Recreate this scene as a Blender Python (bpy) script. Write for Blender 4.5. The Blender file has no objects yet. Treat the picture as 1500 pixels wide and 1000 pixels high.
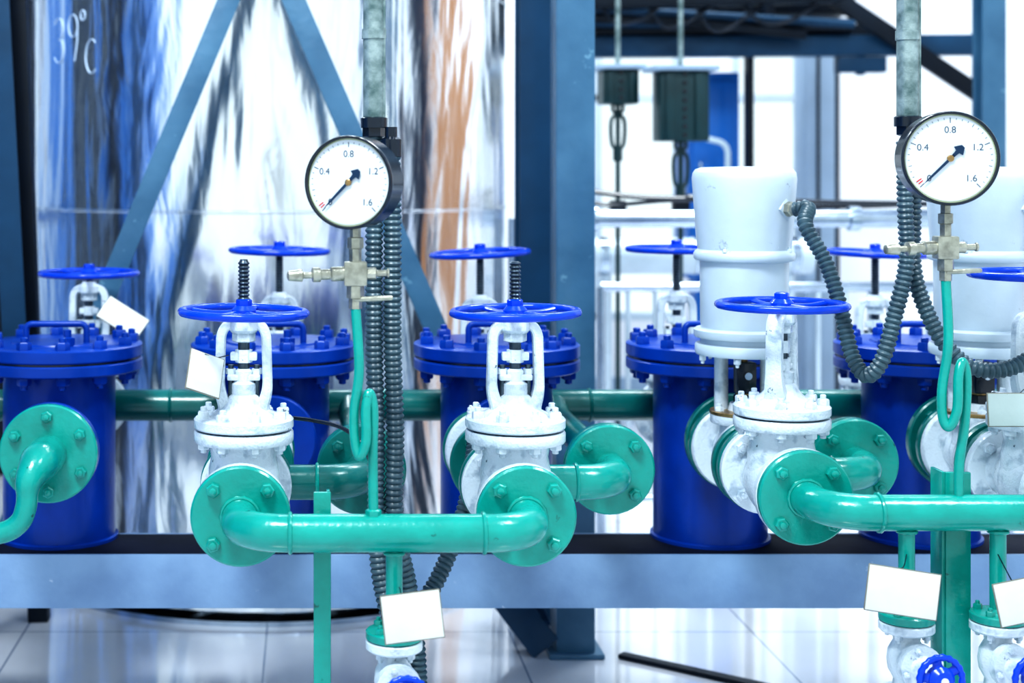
import bpy, bmesh, math, random
from mathutils import Vector, Matrix, Quaternion
random.seed(4)
H=1.14; F=2250.0; CX=450.0; CY=250.0
def S(px,py,d):
    return Vector(((px-CX)*d/F, d, H-(py-CY)*d/F))
# ------------------------------------------------------------------ materials
def newmat(name):
    m=bpy.data.materials.new(name); m.use_nodes=True
    nt=m.node_tree; b=nt.nodes['Principled BSDF']; return m,nt,b
def paint(name,col,rough=.3,coat=.3,bump=.15,var=.12,scale=14,metal=0,stretch=(1,1,1),dark=None,spec=.5,lo=.35,hi=.65,chips=None):
    m,nt,b=newmat(name); N=nt.nodes; L=nt.links
    tc=N.new('ShaderNodeTexCoord'); mp=N.new('ShaderNodeMapping'); mp.inputs['Scale'].default_value=stretch
    L.new(tc.outputs['Object'],mp.inputs['Vector'])
    n=N.new('ShaderNodeTexNoise'); n.inputs['Scale'].default_value=scale; n.inputs['Detail'].default_value=6
    L.new(mp.outputs[0],n.inputs['Vector'])
    cr=N.new('ShaderNodeValToRGB')
    cr.color_ramp.elements[0].position=lo; cr.color_ramp.elements[1].position=hi
    dk=dark if dark else tuple(c*(1-var) for c in col)
    cr.color_ramp.elements[0].color=(*dk,1); cr.color_ramp.elements[1].color=(*col,1)
    L.new(n.outputs['Fac'],cr.inputs['Fac']); out=cr.outputs['Color']
    if chips:   # small worn specks, (colour, threshold, scale)
        n3=N.new('ShaderNodeTexNoise'); n3.inputs['Scale'].default_value=chips[2]; n3.inputs['Detail'].default_value=8; n3.inputs['Roughness'].default_value=.65
        L.new(mp.outputs[0],n3.inputs['Vector'])
        c3=N.new('ShaderNodeValToRGB'); c3.color_ramp.elements[0].position=chips[1]; c3.color_ramp.elements[1].position=chips[1]+.03
        L.new(n3.outputs['Fac'],c3.inputs['Fac'])
        mx=N.new('ShaderNodeMix'); mx.data_type='RGBA'; mx.inputs['B'].default_value=(*chips[0],1)
        L.new(c3.outputs['Color'],mx.inputs['Factor']); L.new(out,mx.inputs['A']); out=mx.outputs['Result']
    L.new(out,b.inputs['Base Color'])
    n2=N.new('ShaderNodeTexNoise'); n2.inputs['Scale'].default_value=scale*6; n2.inputs['Detail'].default_value=3
    L.new(mp.outputs[0],n2.inputs['Vector'])
    bp=N.new('ShaderNodeBump'); bp.inputs['Strength'].default_value=bump; bp.inputs['Distance'].default_value=.002
    L.new(n2.outputs['Fac'],bp.inputs['Height']); L.new(bp.outputs[0],b.inputs['Normal'])
    b.inputs['Roughness'].default_value=rough; b.inputs['Metallic'].default_value=metal
    b.inputs['Coat Weight'].default_value=coat; b.inputs['Coat Roughness'].default_value=.12
    b.inputs['Specular IOR Level'].default_value=spec
    return m
WHITE=paint('white_enamel',(.66,.74,.80),.25,.4,.7,.12,38,dark=(.38,.47,.55),lo=.30,hi=.46,chips=((.12,.16,.20),.66,40))
WHITE2=paint('white_housing_paint',(.58,.68,.76),.35,.25,.3,.12,8,chips=((.33,.40,.46),.67,20))
BLUEW=paint('handwheel_blue',(.001,.062,.60),.25,.2,.2,.15,20,spec=.35,chips=((.02,.02,.05),.70,50))
BLUEV=paint('vessel_blue',(.001,.055,.36),.32,.10,.3,.25,10,spec=.28,chips=((.005,.016,.07),.68,30))
GREEN=paint('pipe_green',(.001,.34,.285),.25,.35,.35,.15,18,dark=(.001,.28,.235),chips=((.001,.13,.115),.67,32))
GREEN_SHADED=paint('pipe_green_shaded',(.001,.18,.165),.28,.3,.3,.25,14,chips=((.001,.06,.06),.67,32))  # same pipe green, with the shade of the rear pipework put into the colour
BEAM=paint('beam_bluegrey',(.24,.37,.56),.4,.2,.3,.2,9,dark=(.18,.29,.47),chips=((.47,.57,.70),.67,14))
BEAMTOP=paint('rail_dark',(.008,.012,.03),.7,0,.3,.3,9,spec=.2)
COL=paint('column_steel_blue',(.070,.18,.285),.45,.2,.6,.25,7,dark=(.040,.125,.215),chips=((.14,.28,.38),.66,18))
COLD=paint('column_deep_blue',(.012,.062,.130),.5,.1,.4,.25,7,spec=.3)
DARK=paint('dark_navy_steel',(.003,.010,.022),.5,.1,.2,.3,7,spec=.3)
GALV=paint('galvanised_steel',(.34,.42,.42),.4,0,.4,.4,35,.35,dark=(.10,.16,.16))
COND=paint('conduit_rubber',(.065,.120,.150),.4,.1,.2,.3,30,dark=(.040,.080,.105))
BLACK=paint('black_enamel',(.006,.014,.028),.25,.3,.1,.2,20)
THREAD=paint('oiled_thread',(.10,.14,.18),.3,.1,.2,.5,60,.7)
STEEL=paint('stainless',(.50,.58,.68),.18,0,.1,.15,20,1)
NICK=paint('nickel_fitting',(.46,.46,.39),.3,0,.3,.4,60,.7)
BRASS=paint('brass',(.45,.30,.14),.3,0,.2,.4,60,.8)
DIAL=paint('dial_white',(.68,.73,.77),.4,.1,.0,.03,5)
DIALY=paint('dial_ring_yellow',(.50,.56,.38),.4,.2,.0,.03,5)
INK=paint('dial_ink',(.06,.09,.13),.5,0,0,.05,5)
INKB=paint('needle_blue',(.002,.03,.08),.4,.1,0,.05,5)
RED=paint('dial_red',(.6,.04,.04),.5,0,0,.05,5)
TAG=paint('tag_plate',(.66,.69,.67),.5,.1,.2,.1,12,chips=((.45,.46,.42),.68,22))
TAGG=paint('tag_plate_weathered',(.42,.50,.49),.5,.1,.2,.1,12,chips=((.30,.34,.32),.66,22))
TAGE=paint('tag_edge',(.25,.24,.20),.6,.1,.2,.2,20)
HANG=paint('hanger_teal',(.003,.045,.055),.4,.2,.3,.3,12)
PANEL=paint('panel_blue',(.002,.15,.52),.4,.2,.1,.15,4)
ORANGE=paint('reflector_orange',(.46,.22,.085),.6,0,.2,.5,2,dark=(.30,.13,.045))  # colour of the added panel that the tank jacket reflects
WALL=paint('wall_plaster',(.86,.88,.91),.8,0,.2,.06,2)
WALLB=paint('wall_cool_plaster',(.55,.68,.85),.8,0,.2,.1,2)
CEIL=paint('ceiling_paint',(.6,.67,.76),.8,0,.2,.1,2)
PILL=paint('pillar_pale',(.38,.50,.64),.6,.1,.2,.12,5)
MARK=paint('chalk_mark',(.60,.72,.88),.6,0,0,.05,5)

# tank jacket
JACK,nt,b=newmat('aluminium_jacket'); N=nt.nodes; L=nt.links
b.inputs['Metallic'].default_value=1; b.inputs['Base Color'].default_value=(.92,.95,.98,1)
tc=N.new('ShaderNodeTexCoord')
mp=N.new('ShaderNodeMapping'); mp.inputs['Scale'].default_value=(3.3,3.3,.62); L.new(tc.outputs['Object'],mp.inputs[0])
n1=N.new('ShaderNodeTexNoise'); n1.inputs['Scale'].default_value=1.5; n1.inputs['Detail'].default_value=2; n1.inputs['Distortion'].default_value=1.0
L.new(mp.outputs[0],n1.inputs['Vector'])
mp2=N.new('ShaderNodeMapping'); mp2.inputs['Scale'].default_value=(13,13,2.6); mp2.inputs['Rotation'].default_value=(.08,.14,0); L.new(tc.outputs['Object'],mp2.inputs[0])
n2=N.new('ShaderNodeTexNoise'); n2.inputs['Scale'].default_value=1.5; n2.inputs['Detail'].default_value=3; n2.inputs['Distortion'].default_value=1.2
L.new(mp2.outputs[0],n2.inputs['Vector'])
b1=N.new('ShaderNodeBump'); b1.inputs['Strength'].default_value=1; b1.inputs['Distance'].default_value=.020
b2=N.new('ShaderNodeBump'); b2.inputs['Strength'].default_value=1; b2.inputs['Distance'].default_value=.0018
L.new(n1.outputs['Fac'],b1.inputs['Height']); L.new(n2.outputs['Fac'],b2.inputs['Height'])
L.new(b1.outputs[0],b2.inputs['Normal']); L.new(b2.outputs[0],b.inputs['Normal'])
b.inputs['Roughness'].default_value=.20

# floor tiles
FLOOR,nt,b=newmat('glazed_floor_tile'); N=nt.nodes; L=nt.links
tc=N.new('ShaderNodeTexCoord'); br=N.new('ShaderNodeTexBrick'); br.offset=0
br.inputs['Scale'].default_value=1; br.inputs['Brick Width'].default_value=.6; br.inputs['Row Height'].default_value=.6
br.inputs['Mortar Size'].default_value=.0025; br.inputs['Mortar Smooth'].default_value=.1
br.inputs['Color1'].default_value=(.74,.77,.84,1); br.inputs['Color2'].default_value=(.78,.81,.87,1); br.inputs['Mortar'].default_value=(.28,.34,.44,1)
L.new(tc.outputs['Object'],br.inputs['Vector']); 
ns=N.new('ShaderNodeTexNoise'); ns.inputs['Scale'].default_value=3; ns.inputs['Detail'].default_value=6
L.new(tc.outputs['Object'],ns.inputs['Vector'])
mx=N.new('ShaderNodeMix'); mx.data_type='RGBA'; mx.blend_type='MULTIPLY'; mx.inputs['Factor'].default_value=.2
L.new(br.outputs['Color'],mx.inputs['A']); L.new(ns.outputs['Fac'],mx.inputs['B'])
L.new(mx.outputs['Result'],b.inputs['Base Color']); b.inputs['Roughness'].default_value=.12; b.inputs['Coat Weight'].default_value=1
b.inputs['Coat Roughness'].default_value=.04

# ------------------------------------------------------------------ mesh builder
def at(loc,axis=(0,0,1),spin=0):
    q=Vector((0,0,1)).rotation_difference(Vector(axis).normalized())
    return Matrix.Translation(Vector(loc))@q.to_matrix().to_4x4()@Matrix.Rotation(spin,4,'Z')
ID=Matrix.Identity(4)
class MB:
    def __init__(s,name): s.name=name; s.V=[];s.Fc=[];s.MI=[];s.mats=[]
    def mi(s,m):
        if m not in s.mats: s.mats.append(m)
        return s.mats.index(m)
    def raw(s,vs,fs,mat,M=ID):
        o=len(s.V); s.V+= [M@Vector(v) for v in vs]; k=s.mi(mat)
        for f in fs: s.Fc.append([o+i for i in f]); s.MI.append(k)
    def lathe(s,prof,M,mat,seg=32,closed=False):
        vs=[];rings=[]
        for r,z in prof:
            if r<1e-6: rings.append([len(vs)]); vs.append((0,0,z))
            else:
                rings.append(list(range(len(vs),len(vs)+seg)))
                for i in range(seg):
                    a=2*math.pi*i/seg; vs.append((r*math.cos(a),r*math.sin(a),z))
        fs=[]
        def br(A,B):
            if len(A)==1 and len(B)==1: return
            for i in range(seg):
                j=(i+1)%seg
                if len(A)==1: fs.append([A[0],B[j],B[i]])
                elif len(B)==1: fs.append([A[i],A[j],B[0]])
                else: fs.append([A[i],A[j],B[j],B[i]])
        for k in range(len(rings)-1): br(rings[k],rings[k+1])
        if closed: br(rings[-1],rings[0])
        else:
            if len(rings[0])>1: fs.append(rings[0][::-1])
            if len(rings[-1])>1: fs.append(rings[-1])
        s.raw(vs,fs,mat,M)
    def torus(s,M,R,r,mat,seg=48,n=12,lobes=0,la=0,sq=1):
        vs=[];fs=[]
        for i in range(seg):
            a=2*math.pi*i/seg; k=la*math.cos(lobes*a) if lobes else 0
            for j in range(n):
                t=2*math.pi*j/n; rr=R+(r+k)*math.cos(t)
                vs.append((rr*math.cos(a),rr*math.sin(a),r*sq*math.sin(t)))
        for i in range(seg):
            for j in range(n):
                i2=(i+1)%seg;j2=(j+1)%n
                fs.append([i*n+j,i2*n+j,i2*n+j2,i*n+j2])
        s.raw(vs,fs,mat,M)
    def box(s,c,size,mat,rot=None,bev=.002,M=ID):
        bm=bmesh.new(); bmesh.ops.create_cube(bm,size=1)
        for v in bm.verts: v.co=Vector((v.co.x*size[0],v.co.y*size[1],v.co.z*size[2]))
        if bev>0: bmesh.ops.bevel(bm,geom=bm.edges[:],offset=min(bev,min(size)*.3),segments=2,profile=.6,affect='EDGES')
        bm.verts.index_update()
        T=M@Matrix.Translation(Vector(c))@(rot if rot else ID)
        s.raw([v.co.copy() for v in bm.verts],[[v.index for v in f.verts] for f in bm.faces],mat,T); bm.free()
    def bar(s,p,q,w,t,mat,up=(0,1,0),bev=.003):
        p=Vector(p);q=Vector(q); z=(q-p).normalized(); y=Vector(up); y=(y-z*y.dot(z)).normalized(); x=y.cross(z)
        R=Matrix((x,y,z)).transposed().to_4x4()
        s.box((p+q)/2,(w,t,(q-p).length),mat,R,bev)
    def sweep(s,path,sec,mat,rad=None,up=(0,0,1),M=ID,cap=True):
        P=[Vector(p) for p in path]; n=len(P); T=[]
        for i in range(n):
            a=P[max(i-1,0)];c=P[min(i+1,n-1)]; T.append((c-a).normalized())
        u=Vector(up); u=u-T[0]*u.dot(T[0])
        if u.length<1e-3: u=Vector((1,0,0)); u=u-T[0]*u.dot(T[0])
        u.normalize(); vs=[];m=len(sec)
        for i in range(n):
            if i>0:
                q=T[i-1].rotation_difference(T[i]); u=q@u; u=(u-T[i]*u.dot(T[i])).normalized()
            w=T[i].cross(u); k=rad[i] if rad else 1
            for a,b_ in sec: vs.append(P[i]+u*(a*k)+w*(b_*k))
        fs=[]
        for i in range(n-1):
            for j in range(m):
                j2=(j+1)%m; fs.append([i*m+j,i*m+j2,(i+1)*m+j2,(i+1)*m+j])
        if cap: fs.append(list(range(m))[::-1]); fs.append(list(range((n-1)*m,n*m)))
        s.raw(vs,fs,mat,M)
    def tube(s,path,r,mat,seg=20,M=ID,rad=None):
        sec=[(math.cos(2*math.pi*i/seg),math.sin(2*math.pi*i/seg)) for i in range(seg)]
        s.sweep(path,sec,mat,rad if rad else [r]*len(path),M=M)
    def corr(s,path,r,mat,pitch=.0095,dep=.13,seg=16):
        pts=resample(catmull(path),pitch/4)
        rad=[r*(1+dep*(1,.3,-1,.3)[i%4]) for i in range(len(pts))]
        s.tube(pts,r,mat,seg,rad=rad)
    def bolts(s,M,n,R,z,r,h,mat,phase=0,stud=True):
        for i in range(n):
            a=phase+2*math.pi*i/n
            m=M@Matrix.Translation((R*math.cos(a),R*math.sin(a),z))@Matrix.Rotation(a*1.7,4,'Z')
            s.lathe([(r,0),(r,h*.8),(r*.82,h)],m,mat,6)
            if stud: s.lathe([(r*.5,h*.9),(r*.5,h*1.5),(r*.35,h*1.6)],m,mat,10)
    def ring_weld(s,M,R,mat): s.torus(M,R,.0035,mat,32,8,lobes=14,la=.0008)
    def build(s,parent=None):
        me=bpy.data.meshes.new(s.name)
        xs=[v.x for v in s.V];ys=[v.y for v in s.V];zs=[v.z for v in s.V]
        c=Vector(((min(xs)+max(xs))/2,(min(ys)+max(ys))/2,min(zs)))
        me.from_pydata([v-c for v in s.V],[],s.Fc)
        for m in s.mats: me.materials.append(m)
        me.polygons.foreach_set('material_index',s.MI)
        bm=bmesh.new(); bm.from_mesh(me); bmesh.ops.recalc_face_normals(bm,faces=bm.faces[:]); bm.to_mesh(me); bm.free()
        me.polygons.foreach_set('use_smooth',[True]*len(me.polygons))
        me.set_sharp_from_angle(angle=math.radians(38)); me.update()
        o=bpy.data.objects.new(s.name,me); o.location=c; bpy.context.scene.collection.objects.link(o)
        return o
def catmull(P,n=14):
    P=[Vector(p) for p in P]; P=[2*P[0]-P[1]]+P+[2*P[-1]-P[-2]]; o=[]
    for i in range(1,len(P)-2):
        a,b_,c,d=P[i-1:i+3]
        for k in range(n):
            t=k/n
            o.append(.5*((2*b_)+(c-a)*t+(2*a-5*b_+4*c-d)*t*t+(3*b_-a-3*c+d)*t**3))
    o.append(P[-2]); return o
def resample(P,step):
    o=[P[0]];acc=0
    for i in range(1,len(P)):
        a,b_=P[i-1],P[i];l=(b_-a).length
        if l<1e-9: continue
        t=step-acc
        while t<=l: o.append(a.lerp(b_,t/l)); t+=step
        acc=l-(t-step)
    return o
def fillet(P,r,n=10):
    P=[Vector(p) for p in P]; o=[P[0]]
    for i in range(1,len(P)-1):
        a=(P[i-1]-P[i]);b_=(P[i+1]-P[i]); la,lb=a.length,b_.length; a.normalize();b_.normalize()
        ang=a.angle(b_); 
        if abs(ang-math.pi)<.02: o.append(P[i]); continue
        d=min(r/math.tan(ang/2),la*.49 if i>1 else la*.98,lb*.49 if i<len(P)-2 else lb*.98); R=d*math.tan(ang/2)
        c=P[i]+(a+b_).normalized()*(R/math.sin(ang/2)); s0=P[i]+a*d-c; s1=P[i]+b_*d-c
        for k in range(n+1): 
            q=s0.rotation_difference(s1); qq=Quaternion(q.axis,q.angle*k/n); o.append(c+qq@s0)
    o.append(P[-1]); return o

def text_part(mb,body,size,M,mat):
    cu=bpy.data.curves.new('t','FONT'); cu.body=body; cu.size=size; cu.align_x='CENTER'; cu.align_y='CENTER'
    ob=bpy.data.objects.new('t',cu); bpy.context.scene.collection.objects.link(ob)
    dg=bpy.context.evaluated_depsgraph_get(); me=ob.evaluated_get(dg).to_mesh()
    vs=[v.co.copy() for v in me.vertices]; fs=[list(p.vertices) for p in me.polygons]
    mb.raw(vs,fs,mat,M); bpy.data.objects.remove(ob); bpy.data.curves.remove(cu)

# ------------------------------------------------------------------ parts
def handwheel(mb,M,R,mat=None,sp=5,r=.0072,spin=0):
    mat=mat or BLUEW
    mb.torus(M,R-r,r,mat,72,12,lobes=sp*4,la=.0009,sq=.95)
    mb.lathe([(.012,-.012),(.019,-.010),(.020,.004),(.014,.011),(.008,.012)],M,mat,24)
    for i in range(sp):
        a=spin+2*math.pi*i/sp; c,s_=math.cos(a),math.sin(a)
        pts=[]
        for k in range(7):
            t=k/6; rr=.014+(R-r-.014)*t; zz=-.002*math.sin(t*math.pi)-.001
            pts.append((rr*c,rr*s_,zz))
        sec=[(.0045*math.cos(2*math.pi*j/10),.0085*math.sin(2*math.pi*j/10)) for j in range(10)]
        mb.sweep(pts,sec,mat,rad=[1.15,1,.9,.85,.9,1,1.15],M=M)

def flange(mb,x,y,z,R,t,mat,axis=(0,1,0),bolt=True,face=-1,n=4,phase=math.pi/4,br=.0115,bh=.010):
    M=at((x,y,z),axis)
    mb.lathe([(R-.003,0),(R,.003),(R,t-.003),(R-.003,t)],M,mat,48)
    if bolt:
        if face<0: mb.bolts(M,n,R*.76,0,br,-bh,mat,phase)
        else: mb.bolts(M,n,R*.76,t,br,bh,mat,phase)

def globe_valve(x,y,z,L=.23,stem=.085,wheelR=.107,yrot=0,spin=0,wh=.303,tilt=0,thick=1.0):
    mb=MB('globe_valve'); A=(0,1,0)
    M=at((x,y-L/2,z),A)
    mb.lathe([(.072,0),(.077,.004),(.077,.017),(.074,.02),(.048,.022),(.042,.032),(.044,.05),(.056,.075),(.062,L/2),
              (.056,L-.075),(.044,L-.05),(.042,L-.032),(.048,L-.022),(.074,L-.02),(.077,L-.017),(.077,L-.004),(.072,L)],M,WHITE,48)
    mb.bolts(at((x,y-L/2,z),A),4,.059,.02,.011,.010,WHITE,math.pi/4)
    mb.bolts(at((x,y-L/2,z),A),4,.059,L-.02,.011,-.010,WHITE,math.pi/4)
    Z=at((x,y,z))
    mb.lathe([(.058,.0),(.057,.05),(.053,.07),(.056,.086),(.060,.092),(.079,.094),(.081,.097),(.081,.110),(.079,.113)],Z,WHITE,48)
    mb.lathe([(.070,.112),(.070,.117)],Z,THREAD,48)
    mb.lathe([(.079,.1165),(.081,.119),(.081,.131),(.078,.134),
              (.056,.136),(.052,.141),(.042,.146),(.034,.152),(.028,.160),(.024,.168),(.018,.172)],Z,WHITE,48)
    mb.bolts(Z,8,.067,.134,.0105,.012,WHITE,.3+yrot)
    mb.bolts(Z,8,.067,.094,.0105,-.010,WHITE,.3+yrot)
    R=Z@Matrix.Rotation(yrot,4,'Z')
    q=thick
    sec=[(.010*q,-.0055),(.010*q,.0055),(.007*q,.008),(-.007*q,.008),(-.010*q,.0055),(-.010*q,-.0055),(-.007*q,-.008),(.007*q,-.008)]
    k=0
    for sx in (-1,1):
        pth=catmull([(sx*.030,0,.138),(sx*.031,0,.152),(sx*.036,0,.168),(sx*.0385,0,.186),(sx*.038,0,.215),(sx*.037,0,.250+k),(sx*.036,0,.266+k),(sx*.030,0,.279+k),(sx*.018,0,.285+k),(sx*.006,0,.286+k)],5)
        mb.sweep(pth,sec,WHITE,up=(0,1,0),M=R,rad=[1.45-.45*min(1,i/16) for i in range(len(pth))])
    mb.lathe([(.020,.270+k),(.024,.275+k),(.024,.289+k),(.018,.294+k),(.014,.300+k)],Z,WHITE,28)
    mb.lathe([(.015,.255+k),(.019,.257+k),(.019,.271+k)],Z,WHITE,6)
    # gland
    mb.box((0,0,.198),(.054,.022,.010),WHITE,None,.003,R)
    mb.lathe([(.020,.165),(.020,.188),(.014,.192),(.014,.208),(.010,.212)],Z,WHITE,24)
    for sx in (-1,1):
        mb.lathe([(.0045,.150),(.0045,.218)],R@Matrix.Translation((sx*.021,0,0)),THREAD,10)
        mb.lathe([(.0085,.203),(.0085,.212)],R@Matrix.Translation((sx*.021,0,0)),WHITE,6)
    mb.lathe([(.0095,.2),(.0095,.285+k)],Z,THREAD,20)
    mb.box((0,0,.232),(.044,.016,.014),WHITE,None,.003,R)
    mb.lathe([(.014,.222),(.014,.243)],Z,WHITE,6)
    # threaded stem
    prof=[(.006,.285)]; zz=.290; kk=0
    while zz<wh+stem: prof.append((.0098 if kk%2 else .0070,zz)); zz+=.0032; kk+=1
    prof.append((.006,zz)); mb.lathe(prof,Z,THREAD,16)
    W=at((x,y,z+wh))@Matrix.Rotation(tilt,4,'Y')
    handwheel(mb,W,wheelR,spin=spin)
    mb.lathe([(.013,.010),(.013,.020),(.010,.022)],W,BLUEW,6)
    mb.box((x+.0,y-.0575,z),(.04,.006,.028),WHITE,None,.002)
    return mb.build()

def vessel(x,y):
    mb=MB('filter_vessel'); z0=H-.761; zl=H-.357; Z=at((x,y,0))
    r=.116
    mb.lathe([(r-.004,z0),(r,z0+.004),(r,zl-.052)],Z,BLUEV,64)
    mb.torus(at((x,y,zl-.054)),r+.001,.005,BLUEV,64,8)
    R=.172
    mb.lathe([(r-.01,zl-.055),(R-.003,zl-.055),(R,zl-.052),(R,zl-.034),(R-.003,zl-.031)],Z,BLUEV,64)
    mb.lathe([(R-.006,zl-.031),(R-.006,zl-.027)],Z,BLACK,64)
    mb.lathe([(R-.003,zl-.027),(R,zl-.024),(R,zl-.003),(R-.004,zl),(.10,zl+.001),(.098,zl+.004),(0,zl+.006)],Z,BLUEV,64)
    mb.bolts(Z,12,.150,zl,.0150,.016,BLUEV,.2)
    mb.bolts(Z,12,.150,zl-.055,.0150,-.016,BLUEV,.2)
    h=fillet([(x-.062,y-.04,zl),(x-.062,y-.04,zl+.042),(x+.062,y-.04,zl+.042),(x+.062,y-.04,zl)],.012,6)
    mb.tube(h,.0065,BLUEV,12)
    mb.lathe([(.015,zl),(.015,zl+.018),(.008,zl+.02),(.008,zl+.034),(.0,zl+.036)],at((x+.03,y-.085,0)),BLUEV,6)
    mb.lathe([(.045,-.14),(.045,-.09),],at((x,y,H-.533),(0,1,0)),BLUEV,32)
    mb.lathe([(r+.006,z0),(r+.006,z0+.006),(r,z0+.008)],Z,BLUEV,64)
    return mb.build()

VX=[-.516,-.070,.394,.839,1.277]
for x in VX: vessel(x,3.2)
NZ=H-.533
globe_valve(-.103,2.365+.016+.115,NZ,yrot=0,spin=.2,tilt=math.radians(1))
globe_valve(.338,2.365+.016+.115,NZ,yrot=.05,spin=.7,stem=.082,tilt=math.radians(-1))
globe_valve(.813,2.5+.016+.115,NZ,yrot=.95,stem=.012,spin=.5,wheelR=.112,thick=1.35)
globe_valve(1.25,2.5+.016+.115,NZ,yrot=.2,stem=.02,spin=.1,wh=.355,wheelR=.112)
for x,zz,wh,tl in ((-.064,-.184,.395,1),(.398,-.190,.395,-3),(.850,-.180,.395,0),(1.307,-.19,.395,2),(-.502,-.236,.318,0)):
    globe_valve(x,3.535,H+zz-wh,L=.235,stem=.02,wheelR=.117,wh=wh,tilt=math.radians(tl),spin=x*3)

# ---- manifolds
def manifold(x0,x1,yf,drops):
    mb=MB('pipe_manifold'); yp=yf-.105; r=.028
    for x in (x0,x1):
        flange(mb,x,yf,NZ,.0775,.016,GREEN)
        mb.ring_weld(at((x,yf-.001,NZ),(0,1,0)),r+.001,GREEN)
    pth=fillet([(x0,yf+.004,NZ),(x0,yp,NZ),(x1,yp,NZ),(x1,yf+.004,NZ)],.072,16)
    mb.tube(pth,r,GREEN,32)
    for x in (x0+.078,x1-.078): mb.ring_weld(at((x,yp,NZ),(1,0,0)),r,GREEN)
    for x,ln in drops:
        mb.lathe([(.0125,-ln),(.0125,-r+.006)],at((x,yp,NZ)),GREEN,24)
        mb.torus(at((x,yp,NZ-r-.001)),.014,.003,GREEN,24,8)
    return mb.build()
manifold(-.103,.338,2.365,[(.128,.135)])
manifold(.813,1.25,2.5,[(.9346,.150),(1.077,.150)])

# ---- drain valves
def drain_valve(x,y,ztop,spin):
    mb=MB('drain_gate_valve'); Z=at((x,y,ztop))
    mb.lathe([(.013,0),(.016,-.006),(.040,-.007),(.042,-.009),(.042,-.018),(.040,-.02)],Z,GREEN,36)
    mb.bolts(Z,4,.031,-.007,.007,.008,GREEN,.8)
    mb.lathe([(.040,-.021),(.042,-.023),(.042,-.033),(.039,-.036),(.022,-.038),(.020,-.05),(.028,-.065),(.030,-.08),(.028,-.095),(.020,-.11),(.022,-.125),(.039,-.127),(.042,-.13),(.042,-.142),(.04,-.145)],Z,WHITE,36)
    mb.bolts(Z,4,.031,-.036,.007,-.008,WHITE,.8)
    Y=at((x,y,ztop-.080),(.1,-1,.02))
    mb.lathe([(.024,.01),(.024,.03),(.034,.032),(.034,.040),(.034,.050),(.020,.052),(.014,.07),(.010,.085),(.006,.088),(.006,.118)],Y,WHITE,28)
    mb.bolts(Y,4,.028,.050,.005,.006,WHITE,.4)
    W=Y@Matrix.Translation((0,0,.105))
    handwheel(mb,W,.038,sp=5,r=.0048,spin=spin)
    mb.lathe([(.042,-.146),(.042,-.158),(.0125,-.16),(.0125,-ztop)],Z,GREEN,24)
    return mb.build()
drain_valve(.128,2.26,NZ-.135,.3)
drain_valve(.9346,2.395,NZ-.148,.6)
drain_valve(1.077,2.395,NZ-.148,.1)

# ---- chains behind valves
def spool(mb,x,ya,yb,mat,flA=True,flB=True,r=.032):
    mb.lathe([(r,0),(r,yb-ya)],at((x,ya,NZ),(0,1,0)),mat,32)
    if flA: flange(mb,x,ya,NZ,.079,.016,mat,face=1)
    if flB: flange(mb,x,yb-.016,NZ,.079,.016,mat,face=-1)
def check_valve(x,y0,y1):
    mb=MB('check_valve'); l=y1-y0
    mb.lathe([(.072,0),(.076,.004),(.076,.014),(.073,.018),(.05,.02),(.056,l/2),(.05,l-.02),(.073,l-.018),(.076,l-.014),(.076,l-.004),(.072,l)],at((x,y0,NZ),(0,1,0)),WHITE,44)
    mb.lathe([(.03,.03),(.03,.066),(.04,.068),(.04,.084),(.036,.086),(0,.090)],at((x,(y0+y1)/2,NZ)),WHITE,32)
    mb.bolts(at((x,(y0+y1)/2,NZ)),6,.033,.086,.006,.006,WHITE)
    mb.build()
for x,yv,xv in ((-.103,2.611,-.07),(.338,2.611,.394)):
    mb=MB('pipe_spool'); spool(mb,x,yv+.002,2.80,GREEN_SHADED); 
    mb.build()
    check_valve(x,2.802,2.93)
    mb=MB('pipe_spool')
    flange(mb,x,2.932,NZ,.079,.016,GREEN_SHADED,bolt=False)
    mb.tube([(x,2.94,NZ),(x+(xv-x)*.3,2.97,NZ),(xv,3.06,NZ)],.034,GREEN_SHADED,28)
    flange(mb,xv,3.035,NZ,.088,.022,BLUEV,bolt=False)
    mb.build()

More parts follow.
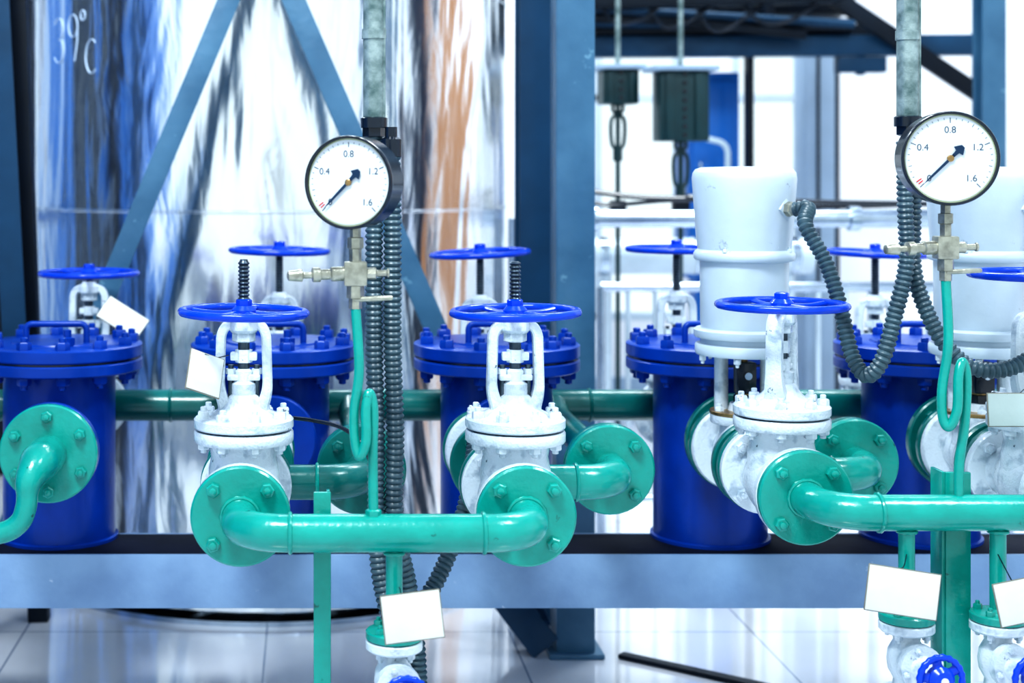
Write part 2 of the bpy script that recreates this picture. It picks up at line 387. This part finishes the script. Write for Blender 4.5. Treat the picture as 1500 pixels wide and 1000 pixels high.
# ---- control valves with electric actuator
def control_valve(x,y0,y1):
    mb=MB('motorised_control_valve'); l=y1-y0; y=(y0+y1)/2
    mb.lathe([(.076,0),(.080,.004),(.080,.014),(.077,.018),(.045,.02),(.052,l/2),(.045,l-.02),(.077,l-.018),(.080,l-.014),(.080,l-.004),(.076,l)],at((x,y0,NZ),(0,1,0)),WHITE,44)
    mb.bolts(at((x,y0,NZ),(0,1,0)),4,.060,.018,.009,.008,WHITE,.785)
    Z=at((x,y,0))
    zb=H-.455
    mb.lathe([(.05,NZ),(.045,zb-.02),(.06,zb-.018),(.062,zb-.015),(.062,zb),(.06,zb+.003),(.03,zb+.004),(.026,zb+.02)],Z,WHITE,40)
    mb.lathe([(.0621,zb-.001),(.063,zb),(.063,zb+.005),(.0621,zb+.006)],Z,BRASS,40)
    mb.bolts(Z,6,.05,zb+.004,.009,.010,WHITE,.2)
    for a in (2.6,-.55):
        mb.lathe([(.013,zb),(.013,H-.336)],at((x+.043*math.cos(a),y+.043*math.sin(a),0)),WHITE,24)
    mb.lathe([(.02,zb+.01),(.02,zb+.035),(.014,zb+.036)],Z,BLACK,6)
    mb.lathe([(.016,zb+.036),(.016,zb+.05),(.007,zb+.052),(.007,H-.34)],Z,BRASS,20)
    mb.box((x-.004,y-.02,H-.385),(.036,.03,.058),BLACK,None,.003)
    mb.lathe([(.007,0),(.007,.01)],at((x-.004,y-.035,H-.38),(0,-1,0)),STEEL,16)
    # actuator
    mb.lathe([(.070,H-.346),(.088,H-.344),(.090,H-.340),(.090,H-.328),(.088,H-.324),(.080,H-.323),(.080,H-.314),(.090,H-.312),(.092,H-.308),(.092,H-.298),(.088,H-.295),(.078,H-.294),
              (.080,H-.285),(.081,H-.170),(.090,H-.167),(.0925,H-.163),(.0925,H-.155),(.089,H-.150),(.085,H-.147),
              (.088,H-.12),(.0945,H-.030),(.0955,H-.015),(.094,H-.004),(.089,H+.003),(.078,H+.0065),(0,H+.0085)],Z,WHITE2,64)
    mb.bolts(Z,6,.080,H-.345,.007,-.010,WHITE,.1)
    mb.bolts(Z,4,.087,H-.150,.005,.006,WHITE,.9)
    g=Vector((.62,-.75,0)).normalized()
    G=at((x+g.x*.085,y+g.y*.085,H-.070),g)
    mb.box((0,0,0),(.034,.03,.016),WHITE2,None,.003,G)
    mb.lathe([(.014,.006),(.014,.016),(.012,.018),(.012,.03)],G,NICK,6)
    mb.box((x+g.x*.083,y+g.y*.083,H-.128),(.03,.004,.03),WHITE2,Matrix.Rotation(math.atan2(g.x,-g.y),4,'Z'),.001)
    mb.build()
    return Vector((x,y,0))+g*.112+Vector((0,0,H-.070))
glands=[]
for x,xv in ((.820,.839),(1.262,1.277)):
    mb=MB('pipe_spool'); spool(mb,x-.006,2.748,2.80,GREEN_SHADED,r=.04); mb.build()
    glands.append(control_valve(x,2.802,2.965))
    mb=MB('pipe_spool'); flange(mb,x,2.967,NZ,.082,.016,GREEN_SHADED,bolt=False)
    mb.tube([(x,2.97,NZ),(x,2.99,NZ),(xv,3.06,NZ)],.036,GREEN_SHADED,28)
    flange(mb,xv,3.02,NZ,.094,.02,GREEN_SHADED,bolt=True,n=4)
    mb.build()

# ---- branch pipes with facing flanges
def branch(xf,yf,xto):
    mb=MB('branch_pipe'); z=NZ
    flange(mb,xf,yf,z,.080,.016,GREEN_SHADED if xf<.3 else GREEN,n=4)
    flange(mb,xf,yf+.019,z,.080,.016,GREEN_SHADED,bolt=False)
    mb.tube(fillet([(xf,yf+.005,z),(xf,yf-.105,z),(xto,yf-.105,z)],.075,14),.030,GREEN_SHADED if xf<.3 else GREEN,28)
    mb.ring_weld(at((xf-.08,yf-.105,z),(1,0,0)),.030,GREEN)
    mb.tube(fillet([(xf,yf+.03,z),(xf,3.30,z),(xf,3.36,z+.018)],.03,5),.028,GREEN_SHADED,24)
    mb.build()
branch(.540,2.735,.355)
branch(.097,2.735,-.09)
branch(1.000,2.80,.86)

# ---- first vessel inlet flange and reducing bend
mb=MB('inlet_pipe'); x=-.488; yf=2.89
flange(mb,x,yf,NZ,.093,.018,GREEN,n=6,phase=.5)
flange(mb,x,yf+.02,NZ,.093,.018,BLUEV,bolt=False)
mb.tube([(x,yf+.03,NZ),(-.51,3.09,NZ)],.05,BLUEV,28)
pp=catmull([(x,yf+.004,NZ),(x,yf-.05,NZ),(x-.004,yf-.095,NZ-.003),(x-.014,yf-.125,NZ-.03),(x-.017,yf-.13,NZ-.07),(x-.03,yf-.13,NZ-.10),(x-.065,yf-.13,NZ-.118),(x-.14,yf-.13,NZ-.122),(x-.45,yf-.13,NZ-.122)],8)
mb.tube(pp,.03,GREEN,28,rad=[.036 if i<14 else max(.0195,.036-.0165*(i-14)/14) for i in range(len(pp))])
mb.lathe([(.0195,0),(.0195,-(NZ-.122))],at((x-.45,yf-.13,NZ-.122)),GREEN,20)
mb.build()
# ---- rear header
mb=MB('header_pipe')
mb.lathe([(.034,0),(.034,2.9)],at((-.95,3.377,H-.515),(1,0,0)),GREEN_SHADED,32)
for x in (-.30,.17,.62,1.07): mb.ring_weld(at((x,3.377,H-.515),(1,0,0)),.034,GREEN_SHADED)
for x in (-.95,1.95): mb.lathe([(.04,-H+.0),(.04,-.52+.0)],at((x,3.377,H)),GREEN_SHADED,20)
mb.build()

# ---- skid beam
mb=MB('skid_beam')
zt=H-.761; zb=H-.868
mb.box((.5,3.052,(zt+zb)/2),(3.3,.010,zt-zb),BEAM,None,.002)
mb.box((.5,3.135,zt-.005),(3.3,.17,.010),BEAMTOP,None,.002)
mb.box((.5,3.135,zb+.005),(3.3,.17,.010),BEAM,None,.002)
mb.box((.5,3.225,(zt+zb)/2),(3.3,.010,zt-zb),BEAM,None,.002)
for x in (-1.1,2.1): mb.box((x,3.135,zb/2),(.1,.1,zb),BEAM,None,.003)
mb.build()

# ---- support posts
mb=MB('pipe_support_post'); zt2=S(472,716,2.32).z
mb.box((.0225,2.300,zt2/2),(.026,.008,zt2),GREEN,None,.002)
mb.box((.0355-.004,2.310,zt2/2),(.005,.024,zt2),GREEN,None,.001)
mb.build()
mb=MB('pipe_support_post'); zt2=S(1396,688,2.45).z
mb.box((1.03,2.434,zt2/2),(.040,.010,zt2),GREEN,None,.002)
mb.box((1.008,2.455,zt2/2),(.006,.045,zt2),GREEN,None,.001)
mb.build()

# ---- gauges
def gauge(px,py,d,ang,R,tube,name='pressure_gauge'):
    c=S(px,py,d); a=math.radians(ang)
    n=Vector((-math.sin(a),-math.cos(a),0)); up=Vector((0,0,1)); rt=up.cross(n)
    M=Matrix.Translation(c)@Matrix((rt,up,n)).transposed().to_4x4()
    mb=MB(name)
    mb.lathe([(R*.80,-.046),(R*.95,-.042),(R*.98,-.036),(R*.98,.004),(R,.006),(R,.014),(R*.985,.017),(R*.94,.0165),(R*.93,.010),(0,.010)],M,BLACK,72)
    mb.lathe([(R*.935,.0100),(R*.935,.0108),(0,.0108)],M,DIALY,72)
    mb.lathe([(R*.905,.0108),(R*.905,.0112),(0,.0112)],M,DIAL,72)
    F0=M@Matrix.Translation((0,0,.0116))
    for i in range(33):
        t=math.radians(225-270*i/32); big=(i%8==0); mid=(i%4==0)
        r0=R*(.75 if big else (.79 if mid else .82)); r1=R*.86; w=.0006 if big else .00035
        c_,s_=math.cos(t),math.sin(t)
        mb.raw([(r0*c_-w*s_,r0*s_+w*c_,0),(r1*c_-w*s_,r1*s_+w*c_,0),(r1*c_+w*s_,r1*s_-w*c_,0),(r0*c_+w*s_,r0*s_-w*c_,0)],[[0,1,2,3]],INK,F0)
    for i,tx in enumerate(('0','0.4','0.8','1.2','1.6')):
        t=math.radians(225-67.5*i)
        text_part(mb,tx,R*.20,F0@Matrix.Translation((R*.60*math.cos(t),R*.60*math.sin(t),0)),INK)
    for k in range(2):
        t=math.radians(221-4*k)
        mb.raw([(R*.72*math.cos(t),R*.72*math.sin(t),.0002),(R*.84*math.cos(t),R*.84*math.sin(t),.0002),(R*.84*math.cos(t-.03),R*.84*math.sin(t-.03),.0002),(R*.72*math.cos(t-.03),R*.72*math.sin(t-.03),.0002)],[[0,1,2,3]],RED,F0)
    Nn=F0@Matrix.Translation((0,0,.002))@Matrix.Rotation(math.radians(225),4,'Z')
    w=.0017
    def pl(pts,h):
        k=len(pts); mb.raw([(x,y,0) for x,y in pts]+[(x,y,h) for x,y in pts],[list(range(k))[::-1],list(range(k,2*k))]+[[i,(i+1)%k,(i+1)%k+k,i+k] for i in range(k)],INKB,Nn)
    pl([(-R*.10,-w*1.3),(R*.55,-w),(R*.78,0),(R*.55,w),(-R*.10,w*1.3)],.001)
    pl([(0,-w),(0,w),(-R*.20,R*.045),(-R*.22,R*.13),(-R*.36,R*.04),(-R*.36,-R*.04),(-R*.22,-R*.13),(-R*.20,-R*.045)],.001)
    mb.lathe([(R*.07,0),(R*.07,.003),(R*.045,.004)],F0,BRASS,20)
    b0=c+Vector((0,0,-R))-n*.015
    mb.lathe([(.008,.01),(.008,-.012),(.012,-.013),(.012,-.028),(.0085,-.030),(.0085,-.048)],at(b0),NICK,6)
    zc=b0.z-.066
    C=Vector((b0.x,b0.y,zc))
    mb.box(C,(.034,.026,.036),NICK,None,.003)
    mb.lathe([(.010,-.10),(.010,-.085),(.013,-.084),(.013,-.066),(.009,-.064),(.009,.0)],at((C.x,C.y,C.z+.048-.0)),NICK,6)
    mb.lathe([(.011,.0),(.011,.024),(.008,.026),(.008,.040),(.011,.041),(.011,.052),(.005,.054),(.005,.066),(.0095,.068),(.0075,.088),(.004,.09)],at(C+Vector((-.012,0,0)),(-1,-.15,-.03)),NICK,14)
    mb.lathe([(.009,.0),(.009,.016),(.005,.018),(.005,.032),(.007,.033),(.007,.036)],at(C+Vector((.014,0,0)),(1,0,.02)),NICK,8)
    mb.lathe([(.004,0),(.004,.055),(.003,.057)],at(C+Vector((-.002,-.006,-.038)),(1,.05,.04)),NICK,12)
    P=[Vector(p) for p in tube]; P[0]=Vector((C.x,C.y,C.z-.045)); 
    mb.tube(catmull(P,10),.0075,GREEN,16)
    mb.lathe([(.012,0),(.012,.014),(.009,.016)],at(P[-1]-Vector((0,0,.004))),GREEN,6)
    mb.build()
d=2.26
gauge(515,267,d,24,.0690,[S(525,450,d),S(526,540,d),S(519,600,d),S(520,645,d-.004),S(527,668,d-.01),S(536,645,d-.012),S(536,600,d-.008),S(541,576,d),S(547,600,d),S(546,665,d),S(547,757,d)])
d=2.395
gauge(1389,232,d,8,.0735,[S(1390,412,d),S(1389,500,d),S(1380,570,d),S(1381,610,d-.004),S(1390,625,d-.01),S(1402,600,d-.012),S(1404,550,d-.008),S(1410,530,d),S(1416,555,d),S(1413,620,d),S(1405,680,d),S(1404,737,d)])

# ---- cable risers
def riser(px,d,r,pyend):
    mb=MB('conduit_riser'); e=S(px,pyend,d)
    mb.lathe([(r,0),(r,2.0)],at(e),GALV,28)
    mb.lathe([(r+.004,-.006),(r+.004,.010),(r,.012)],at(e),BLACK,24)
    mb.lathe([(r-.004,-.022),(r+.001,-.02),(r+.001,-.004)],at(e),BLACK,6)
    for k in (.14,.6): mb.lathe([(r+.002,k),(r+.002,k+.016)],at(e),GALV,28)
    mb.box(e+Vector((r*.8,-.004,.16)),(.008,.012,.30),GALV,None,.001)
    mb.build()
riser(548,2.52,.018,182)
riser(1330,2.60,.0185,180)

def conduit(pts,r,name='flexible_conduit',**k):
    mb=MB(name); mb.corr(pts,r,COND,**k); mb.build()
d=2.49
conduit([S(549,204,2.52),S(549,260,2.5),S(548,350,d),S(548,500,d),S(551,620,d),S(551,740,d),S(554,820,d),S(564,880,d),S(585,960,d),S(600,1090,d),Vector((.16,d,.0))],.0132)
mbf=MB('flexible_conduit')
pts=[S(573,206,2.50),S(575,330,d),S(575,500,d),S(579,640,d),S(577,740,d),S(585,800,d),S(598,860,d+.01),S(610,950,d+.02),S(618,1090,d+.03),Vector((.22,d+.04,0))]
mbf.corr(pts,.0138,COND)
mbf.lathe([(.015,-.03),(.018,-.028),(.018,-.0),(.010,.004),(.010,.02)],at(S(573,204,2.5)),BLACK,16)
mbf.build()
conduit([S(700,610,2.76),S(692,680,2.70),S(682,740,2.66),S(662,800,2.64),S(640,850,2.62),S(618,890,2.6),S(604,960,2.58),Vector((.21,2.62,.0))],.0135)
g=glands[0]
conduit([g-Vector((.002,-.002,0)),g+Vector((.015,-.018,.002)),S(1180,330,2.74),S(1210,385,2.71),S(1231,450,2.68),S(1248,520,2.65),S(1270,550,2.62),S(1293,525,2.6),S(1311,460,2.6),S(1328,385,2.6),S(1326,300,2.6),S(1325,205,2.6)],.0125)
g=glands[1]
conduit([S(1337,205,2.61),S(1338,300,2.63),S(1338,390,2.63),S(1355,450,2.62),S(1385,505,2.6),S(1430,540,2.58),S(1490,535,2.58),S(1540,490,2.6),S(1560,400,2.65),g+Vector((.01,-.015,0)),g],.0125)

# ---- tags
def tag(c,w,h,rx,ry,rz,anchor,mat=TAG):
    mb=MB('equipment_tag'); 
    R=Matrix.Translation(c)@Matrix.Rotation(rz,4,'Z')@Matrix.Rotation(rx,4,'X')@Matrix.Rotation(ry,4,'Y')
    mb.box((0,0,0),(w,.0025,h),TAGE,None,.0008,R)
    mb.box((0,-.0012,0),(w-.003,.0022,h-.003),mat,None,.0008,R)
    a=R@Vector((-w*.1,-.002,h*.45)); mb.tube(catmull([a,(a+Vector(anchor))/2+Vector((0,-.006,-.004)),Vector(anchor)],6),.0009,BLACK,6)
    mb.build()
rd=math.radians
tag(S(604,903,2.17),.086,.068,rd(-6),rd(-6),rd(4),S(585,860,2.248))
tag(S(1322,867,2.32),.108,.070,rd(-5),rd(8),rd(-4),S(1328,812,2.382))
tag(S(1496,880,2.32),.080,.066,rd(-5),rd(-10),rd(4),S(1462,812,2.382))
tag(S(1482,600,2.50),.080,.055,rd(-6),rd(0),rd(0),S(1500,570,2.6),TAGG)
tag(S(300,547,2.44),.064,.068,rd(-20),rd(22),rd(38),S(335,520,2.49))
tag(S(180,466,3.40),.105,.058,rd(-25),rd(35),rd(10),S(150,440,3.5))

mb=MB('signal_cable'); mb.tube(catmull([S(430,612,2.6),S(460,616,2.55),S(500,626,2.5),S(530,650,2.47),S(548,690,2.47)],8),.0035,BLACK,8); mb.build()

# ------------------------------------------------------------------ tank
TX,TY,TR=-.114,4.555,.695
mb=MB('insulated_storage_tank')
prof=[(TR-.09,0),(TR-.09,.02),(TR-.005,.025),(TR,.03)]
for zs in (.55,1.035,1.62,2.2,2.8): prof+= [(TR,zs-.004),(TR+.003,zs-.002),(TR+.003,zs+.002),(TR,zs+.004)]
prof+=[(TR,3.2),(TR-.1,3.35),(0,3.5)]
mb.lathe(prof,at((TX,TY,0)),JACK,160)
mb.lathe([(TR+.02,0),(TR+.02,.012),(TR-.02,.014)],at((TX,TY,0)),STEEL,96)
for aa in (-158,-60):
    a=rd(aa); c_,s_=math.cos(a),math.sin(a)
    mb.box((TX+(TR+.001)*c_,TY+(TR+.001)*s_,1.6),(.004,.03,3.1),JACK,Matrix.Rotation(a,4,'Z'),.001)
def onT(u,v):
    a=rd(-143)+u*.8/TR
    return Vector((TX+(TR+.001)*math.cos(a),TY+(TR+.001)*math.sin(a),H+.31+v))
def stroke(pp): mb.tube([onT(*p) for p in pp],.0016,MARK,6)
arc=lambda cx,cy,rx,ry,a,b_,n=10:[(cx+rx*math.cos(rd(a+(b_-a)*i/n)),cy+ry*math.sin(rd(a+(b_-a)*i/n))) for i in range(n+1)]
stroke(arc(0,.07,.03,.03,150,-80)+arc(0,.012,.035,.032,80,-150))
stroke(arc(.09,.075,.027,.03,0,360,14)+[(.115,.03),(.10,-.02)])
stroke(arc(.145,.10,.012,.014,0,360,10))
stroke(arc(.19,-.01,.03,.045,50,310,12))
mb.build()

# ------------------------------------------------------------------ structural steel
def hsec(mb,x0,x1,y,z0,z1,mat,dep=.09):
    xc=(x0+x1)/2; w=x1-x0
    mb.box((xc,y+.004,(z0+z1)/2),(w,.008,z1-z0),mat,None,.002)
    mb.box((xc,y+dep-.004,(z0+z1)/2),(w,.008,z1-z0),mat,None,.002)
    mb.box((xc,y+dep/2,(z0+z1)/2),(.007,dep-.016,z1-z0),mat,None,.001)
mb=MB('steel_column')
mb.box((.6295,3.645,1.75),(.092,.09,3.5),COL,None,.006)
mb.box((.6295,3.645,.006),(.13,.13,.012),COL,None,.003)
mb.build()
mb=MB('steel_column')
hsec(mb,.536,.645,3.87,0,3.5,COLD,.10)
mb.box((.590,3.92,.006),(.14,.14,.012),COLD,None,.003)
mb.build()
def angle_bar(name,p,q,w,mat):
    mb=MB(name); mb.bar(p,q,w,.007,mat); 
    p=Vector(p);q=Vector(q); z=(q-p).normalized(); x=Vector((0,1,0)).cross(z)
    o=x*(w/2-.004)+Vector((0,.026,0)); mb.bar(p+o,q+o,.007,.052,mat); mb.build()
angle_bar('diagonal_brace',S(376,-98,3.70),S(376-256*1.69,-98+613*1.69,3.70),.052,COL)
angle_bar('diagonal_brace',S(388,-97,3.765),S(388+267*1.66,-97+617*1.66,3.765),.056,COL)
angle_bar('column_foot_brace',S(700,820,3.70),S(800,950,3.60),.075,COLD)
angle_bar('leaning_leg',S(-20,-300,3.75),S(28,620,3.75),.06,COLD)
mb=MB('leaning_leg'); mb.bar(S(18,-200,3.9),Vector((-.68,3.9,0)),.05,.05,DARK); mb.build()

mb=MB('equipment_cabinet')
mb.box((-1.35,6.0,1.3),(.95,.5,2.6),DARK,None,.01)
for k in range(5): mb.box((-1.35,5.745,.3+k*.5),(.85,.012,.42),DARK,None,.006)
mb.box((-1.02,5.73,1.3),(.02,.03,.18),STEEL,None,.004)
mb.build()
mb=MB('stainless_pipe'); mb.lathe([(.022,0),(.022,.85)],at((-1.75,4.5,H-.14),(1,0,0)),STEEL,24)
mb.lathe([(.03,0),(.03,.02)],at((-.95,4.5,H-.14),(1,0,0)),STEEL,24); mb.lathe([(.022,-H+.14),(.022,0)],at((-1.75,4.5,H-.14)),STEEL,20); mb.build()

# right background
mb=MB('stainless_pipe')
mb.lathe([(.026,0),(.026,2.17)],at((.60,4.4,H-.137),(1,0,0)),STEEL,28)
for x in (.80,1.55): mb.lathe([(.036,0),(.036,.03)],at((x,4.4,H-.137),(1,0,0)),STEEL,28)
for x in (2.77,.60): mb.lathe([(.024,-(H-.137)),(.024,0)],at((x,4.4,H-.137)),STEEL,20)
mb.build()
mb=MB('pipe_rack')
yb=6.0
mb.bar(S(790,70,yb),S(1450,66,yb),.075,.08,COLD,up=(0,0,1))
mb.bar(S(790,43,yb+.3),S(1300,45,yb+.3),.05,.05,DARK,up=(0,0,1))
mb.bar(S(790,5,yb-.2),S(1230,-8,yb-.2),.09,.06,DARK,up=(0,0,1))
mb.bar(S(960,30,yb-.1),S(1180,52,yb-.1),.03,.03,DARK,up=(0,0,1))
mb.box((1.57,6.42,H+.84),(1.25,.55,.42),DARK,None,.01)
for px in (905,960,1040,1125): mb.lathe([(.025,0),(.025,.6)],at(S(px,60,yb+.1)),DARK,16)
for k in range(6): mb.lathe([(.016+.01*(k%2),0),(.016+.01*(k%2),1.0)],at(S(870,12+k*11,yb-.1+.03*k),(1,0,.025*(k-2.5))),DARK if k%2 else COLD,16)
for k in range(4): mb.tube(catmull([S(880+k*70,12,5.8),S(905+k*72,34+6*(k%3),5.8),S(940+k*74,28,5.8),S(975+k*75,2,5.8)],6),.008,BLACK,8)
mb.bar(S(1225,95,yb),S(1295,95,yb),.06,.06,COLD,up=(0,0,1))
mb.bar(S(1260,80,yb),S(1260,110,yb),.03,.03,COLD)
mb.bar(S(1190,-25,5.93),S(1440,142,5.93),.065,.03,DARK,up=(0,1,0))
mb.bar(S(1190,-25,5.93),S(1190,-250,5.93),.065,.03,COLD,up=(0,1,0))
p=S(790,60,yb); mb.box((p.x,yb,1.6),(.09,.09,3.2),COLD,None,.004)
p=S(1447,60,yb); mb.box((p.x,yb,1.6),(.09,.09,3.2),COLD,None,.004)
p=S(1097,0,6.15); mb.box((p.x,6.15,1.6),(.024,.06,3.2),DARK,None,.002)
mb.build()
mb=MB('steel_column'); p=S(1457,0,5.2); hsec(mb,p.x-.040,p.x+.040,5.2,0,3.5,COL,.08); mb.build()

def spring_hanger(px,py0,py1,w,d):
    mb=MB('spring_hanger'); a=S(px,py0,d);b_=S(px,py1,d); ww=w*d/F
    zc=(a.z+b_.z)/2; hh=a.z-b_.z
    mb.box((a.x,d,zc),(ww,.11,hh),HANG,None,.006)
    mb.box((a.x-ww*.3,d-.058,zc),(ww*.18,.01,hh*.96),HANG,None,.002)
    mb.box((a.x+ww*.3,d-.058,zc),(ww*.18,.01,hh*.96),HANG,None,.002)
    n=int(hh/.028)
    for i in range(n): mb.lathe([(.007,0),(.007,.006)],at((a.x,d-.054,b_.z+.02+i*.028),(0,-1,0)),BLACK,12)
    mb.box((a.x,d,a.z+.008),(ww*1.35,.16,.016),PILL,None,.003)
    mb.lathe([(.009,0),(.009,1.2)],at(a),GALV,12)
    zb=S(0,300,d).z
    mb.lathe([(.008,zb-.25),(.008,b_.z)],at((a.x,d,0)),HANG,12)
    mb.torus(at((a.x,d,b_.z-.012),(0,1,0)),.018,.006,HANG,20,8)
    for sx in (-1,1): mb.tube(catmull([(a.x,d,b_.z-.03),(a.x+sx*.022,d,b_.z-.055),(a.x+sx*.020,d,b_.z-.13),(a.x+sx*.004,d,b_.z-.15)],5),.0065,HANG,8)
    mb.lathe([(.016,b_.z-.19),(.016,b_.z-.15)],at((a.x,d,0)),HANG,6)
    mb.box((a.x,d,zb-.01),(.05,.05,.05),DARK,None,.005)
    mb.lathe([(.008,-(zb-.02)),(.008,0)],at((a.x,d,zb-.02)),HANG,10)
    mb.build()
spring_hanger(997,105,207,72,5.0)
spring_hanger(905,103,153,52,5.15)
mb=MB('electrical_cabinet')
p=S(1048,0,6.3); mb.box((p.x,6.45,H-.02),(.21,.25,.85),PANEL,None,.008)
mb.box((p.x,6.32,H-.02),(.18,.012,.78),PANEL,None,.004); mb.box((p.x-.06,6.31,H),(.012,.02,.07),STEEL,None,.003)
mb.box((p.x,6.45,(H-.445)/2),(.12,.12,H-.445),PANEL,None,.004)
mb.tube(fillet([S(1035,203,6.2),S(1066,210,6.2),S(1066,330,6.2)],.05,6),.012,WHITE2,12)
mb.build()
mb=MB('insulated_duct')
mb.lathe([(.065,0),(.065,.78)],at((S(868,0,5.5).x,5.5,H-.305),(1,0,0)),WHITE2,32)
for k in (.02,.36,.7): mb.lathe([(.069,k),(.069,k+.03)],at((S(868,0,5.5).x,5.5,H-.305),(1,0,0)),STEEL,32)
for k in (.05,.7): mb.lathe([(.02,-(H-.305)),(.02,0)],at((S(868,0,5.5).x+k,5.5,H-.305)),WHITE2,14)
mb.build()
mb=MB('guard_railing'); dy=4.8; x0=S(880,0,dy).x; x1=S(1500,0,dy).x+.3; zr=S(0,420,dy).z
mb.lathe([(.016,0),(.016,x1-x0)],at((x0,dy,zr),(1,0,0)),STEEL,16)
mb.lathe([(.012,0),(.012,x1-x0)],at((x0,dy,.12),(1,0,0)),STEEL,16)
k=0; x=x0
while x<x1:
    mb.lathe([(.015 if k%5==0 else .008,0 if k%5==0 else .12),(.015 if k%5==0 else .008,zr)],at((x,dy,0)),WHITE2 if k%5 else STEEL,12); x+=.085;k+=1
mb.build()
mb=MB('cable_run'); mb.tube(catmull([S(866,280,4.6),S(930,288,4.6),S(1000,290,4.6),S(1020,288,4.6),S(1200,296,4.6),S(1447,300,4.6)],6),.008,BLACK,8)
mb.tube(catmull([S(866,296,4.62),S(900,300,4.62),S(1010,293,4.62),S(1200,303,4.62),S(1447,296,4.62)],6),.006,BLACK,8); mb.build()
mb=MB('steel_offcut'); mb.bar(Vector((.735,3.60,.006)),Vector((1.03,3.36,.006)),.030,.010,DARK,up=(0,0,1)); mb.build()

# ------------------------------------------------------------------ room
def slab(name,c,size,mat):
    mb=MB(name); mb.box(c,size,mat,None,0); return mb.build()
YB=7.6
fl=slab('floor',(.5,2.6,-.05),(9.2,10.4,.1),FLOOR)
slab('ceiling',(.5,3.8,4.55),(9.2,7.9,.1),CEIL)
wins=[(-3.0,-1.9),(-.6,.9),(1.42,1.86),(2.10,2.46),(3.9,4.7)]
mb=MB('wall_back'); x=-4.1
for a,b_ in wins+[(5.1,5.1)]:
    mb.box(((x+a)/2,YB+.05,2.25),(a-x,.1,4.5),WALL,None,0); 
    if b_>a:
        mb.box(((a+b_)/2,YB+.05,.2),(b_-a,.1,.4),WALL,None,0); mb.box(((a+b_)/2,YB+.05,4.2),(b_-a,.1,.6),WALL,None,0)
    x=b_
mb.build()
for i,(a,b_) in enumerate(wins):
    mb=MB('window_%d'%(i+1)); w=b_-a
    for xx in (a+.02,b_-.02): mb.box((xx,YB+.03,2.15),(.04,.06,3.5),WHITE2,None,.004)
    for zz in (.42,1.5,2.7,3.88): mb.box(((a+b_)/2,YB+.03,zz),(w,.06,.04),WHITE2,None,.004)
    if w>.6: mb.box(((a+b_)/2,YB+.03,2.15),(.035,.05,3.5),WHITE2,None,.004)
    mb.build()
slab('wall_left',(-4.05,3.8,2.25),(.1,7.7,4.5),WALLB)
slab('wall_right',(5.05,3.8,2.25),(.1,7.7,4.5),WALL)
mb=MB('trim_1'); mb.box((.5,YB-.01,.06),(9.0,.02,.12),PILL,None,.003); mb.build()
mb=MB('wall_pillar'); p=S(1202,0,6.9); mb.box((p.x,6.98,2.25),(.135,.16,4.5),PILL,None,.006); mb.box((p.x+.09,6.98,2.25),(.03,.05,4.5),DARK,None,.003)
mb.box((p.x-.012,6.895,2.25),(.012,.012,4.5),DARK,None,.002); mb.build()
mb=MB('orange_reflector_1'); mb.box((4.96,4.45,1.7),(.06,1.7,3.4),ORANGE,None,.01)  # unseen panel, added to give the tank its orange reflection
for k in range(5): mb.box((4.92,3.75+.35*k,1.7),(.02,.03,3.3),ORANGE,None,.003)
mb.box((4.91,3.7,1.1),(.03,.04,.2),STEEL,None,.004); mb.build()
mb=MB('blue_reflector_panels')  # unseen blocks and strips, added for the blue streaks reflected in the tank
for k in range(4): mb.box((-3.6,1.6+k*1.25,1.7),(.5,1.0,3.4),(PANEL,PANEL,DARK,PANEL)[k],None,.02)
for k in range(9): mb.box((-3.34,1.3+k*.55,1.7),(.03,.07,3.3),WHITE2,None,.004)
mb.build()

# ------------------------------------------------------------------ light
sc=bpy.context.scene
w=bpy.data.worlds.new('World'); sc.world=w; w.use_nodes=True
bg=w.node_tree.nodes['Background']; bg.inputs['Color'].default_value=(.81,.94,1,1); bg.inputs['Strength'].default_value=1.02
def area(name,loc,tgt,sx,sy,e,col=(1,1,1)):
    l=bpy.data.lights.new(name,'AREA'); l.shape='RECTANGLE'; l.size=sx; l.size_y=sy; l.energy=e; l.color=col
    o=bpy.data.objects.new(name,l); o.location=loc; o.rotation_euler=(Vector(tgt)-Vector(loc)).to_track_quat('-Z','Y').to_euler()
    sc.collection.objects.link(o)
area('added_overhead_light',(-.8,.8,4.2),(.3,2.9,.6),1.2,.7,150,(.92,.98,1))  # added key light from above, no lamp fitting behind it
area('added_overhead_light',(2.2,1.6,4.2),(1.0,3,.5),.8,.8,65,(.90,.97,1))  # second added key light, for shading from above
area('added_overhead_light',(1.2,5.6,4.4),(1.4,6.4,0),3.0,1.0,210,(.93,.98,1))  # added light that brightens the back wall

cam=bpy.data.cameras.new('camera'); co=bpy.data.objects.new('camera',cam); sc.collection.objects.link(co)
co.location=(0,0,H); co.rotation_euler=(math.pi/2,0,0)
cam.sensor_width=36; cam.lens=54; cam.shift_x=.2; cam.shift_y=-250/1500
cam.dof.use_dof=True; cam.dof.focus_distance=2.55; cam.dof.aperture_fstop=3.2
cam.clip_start=.05
sc.camera=co
sc.view_settings.view_transform='Standard'
try: sc.view_settings.look='High Contrast'
except Exception as e: print('look',e)
sc.view_settings.exposure=-.08
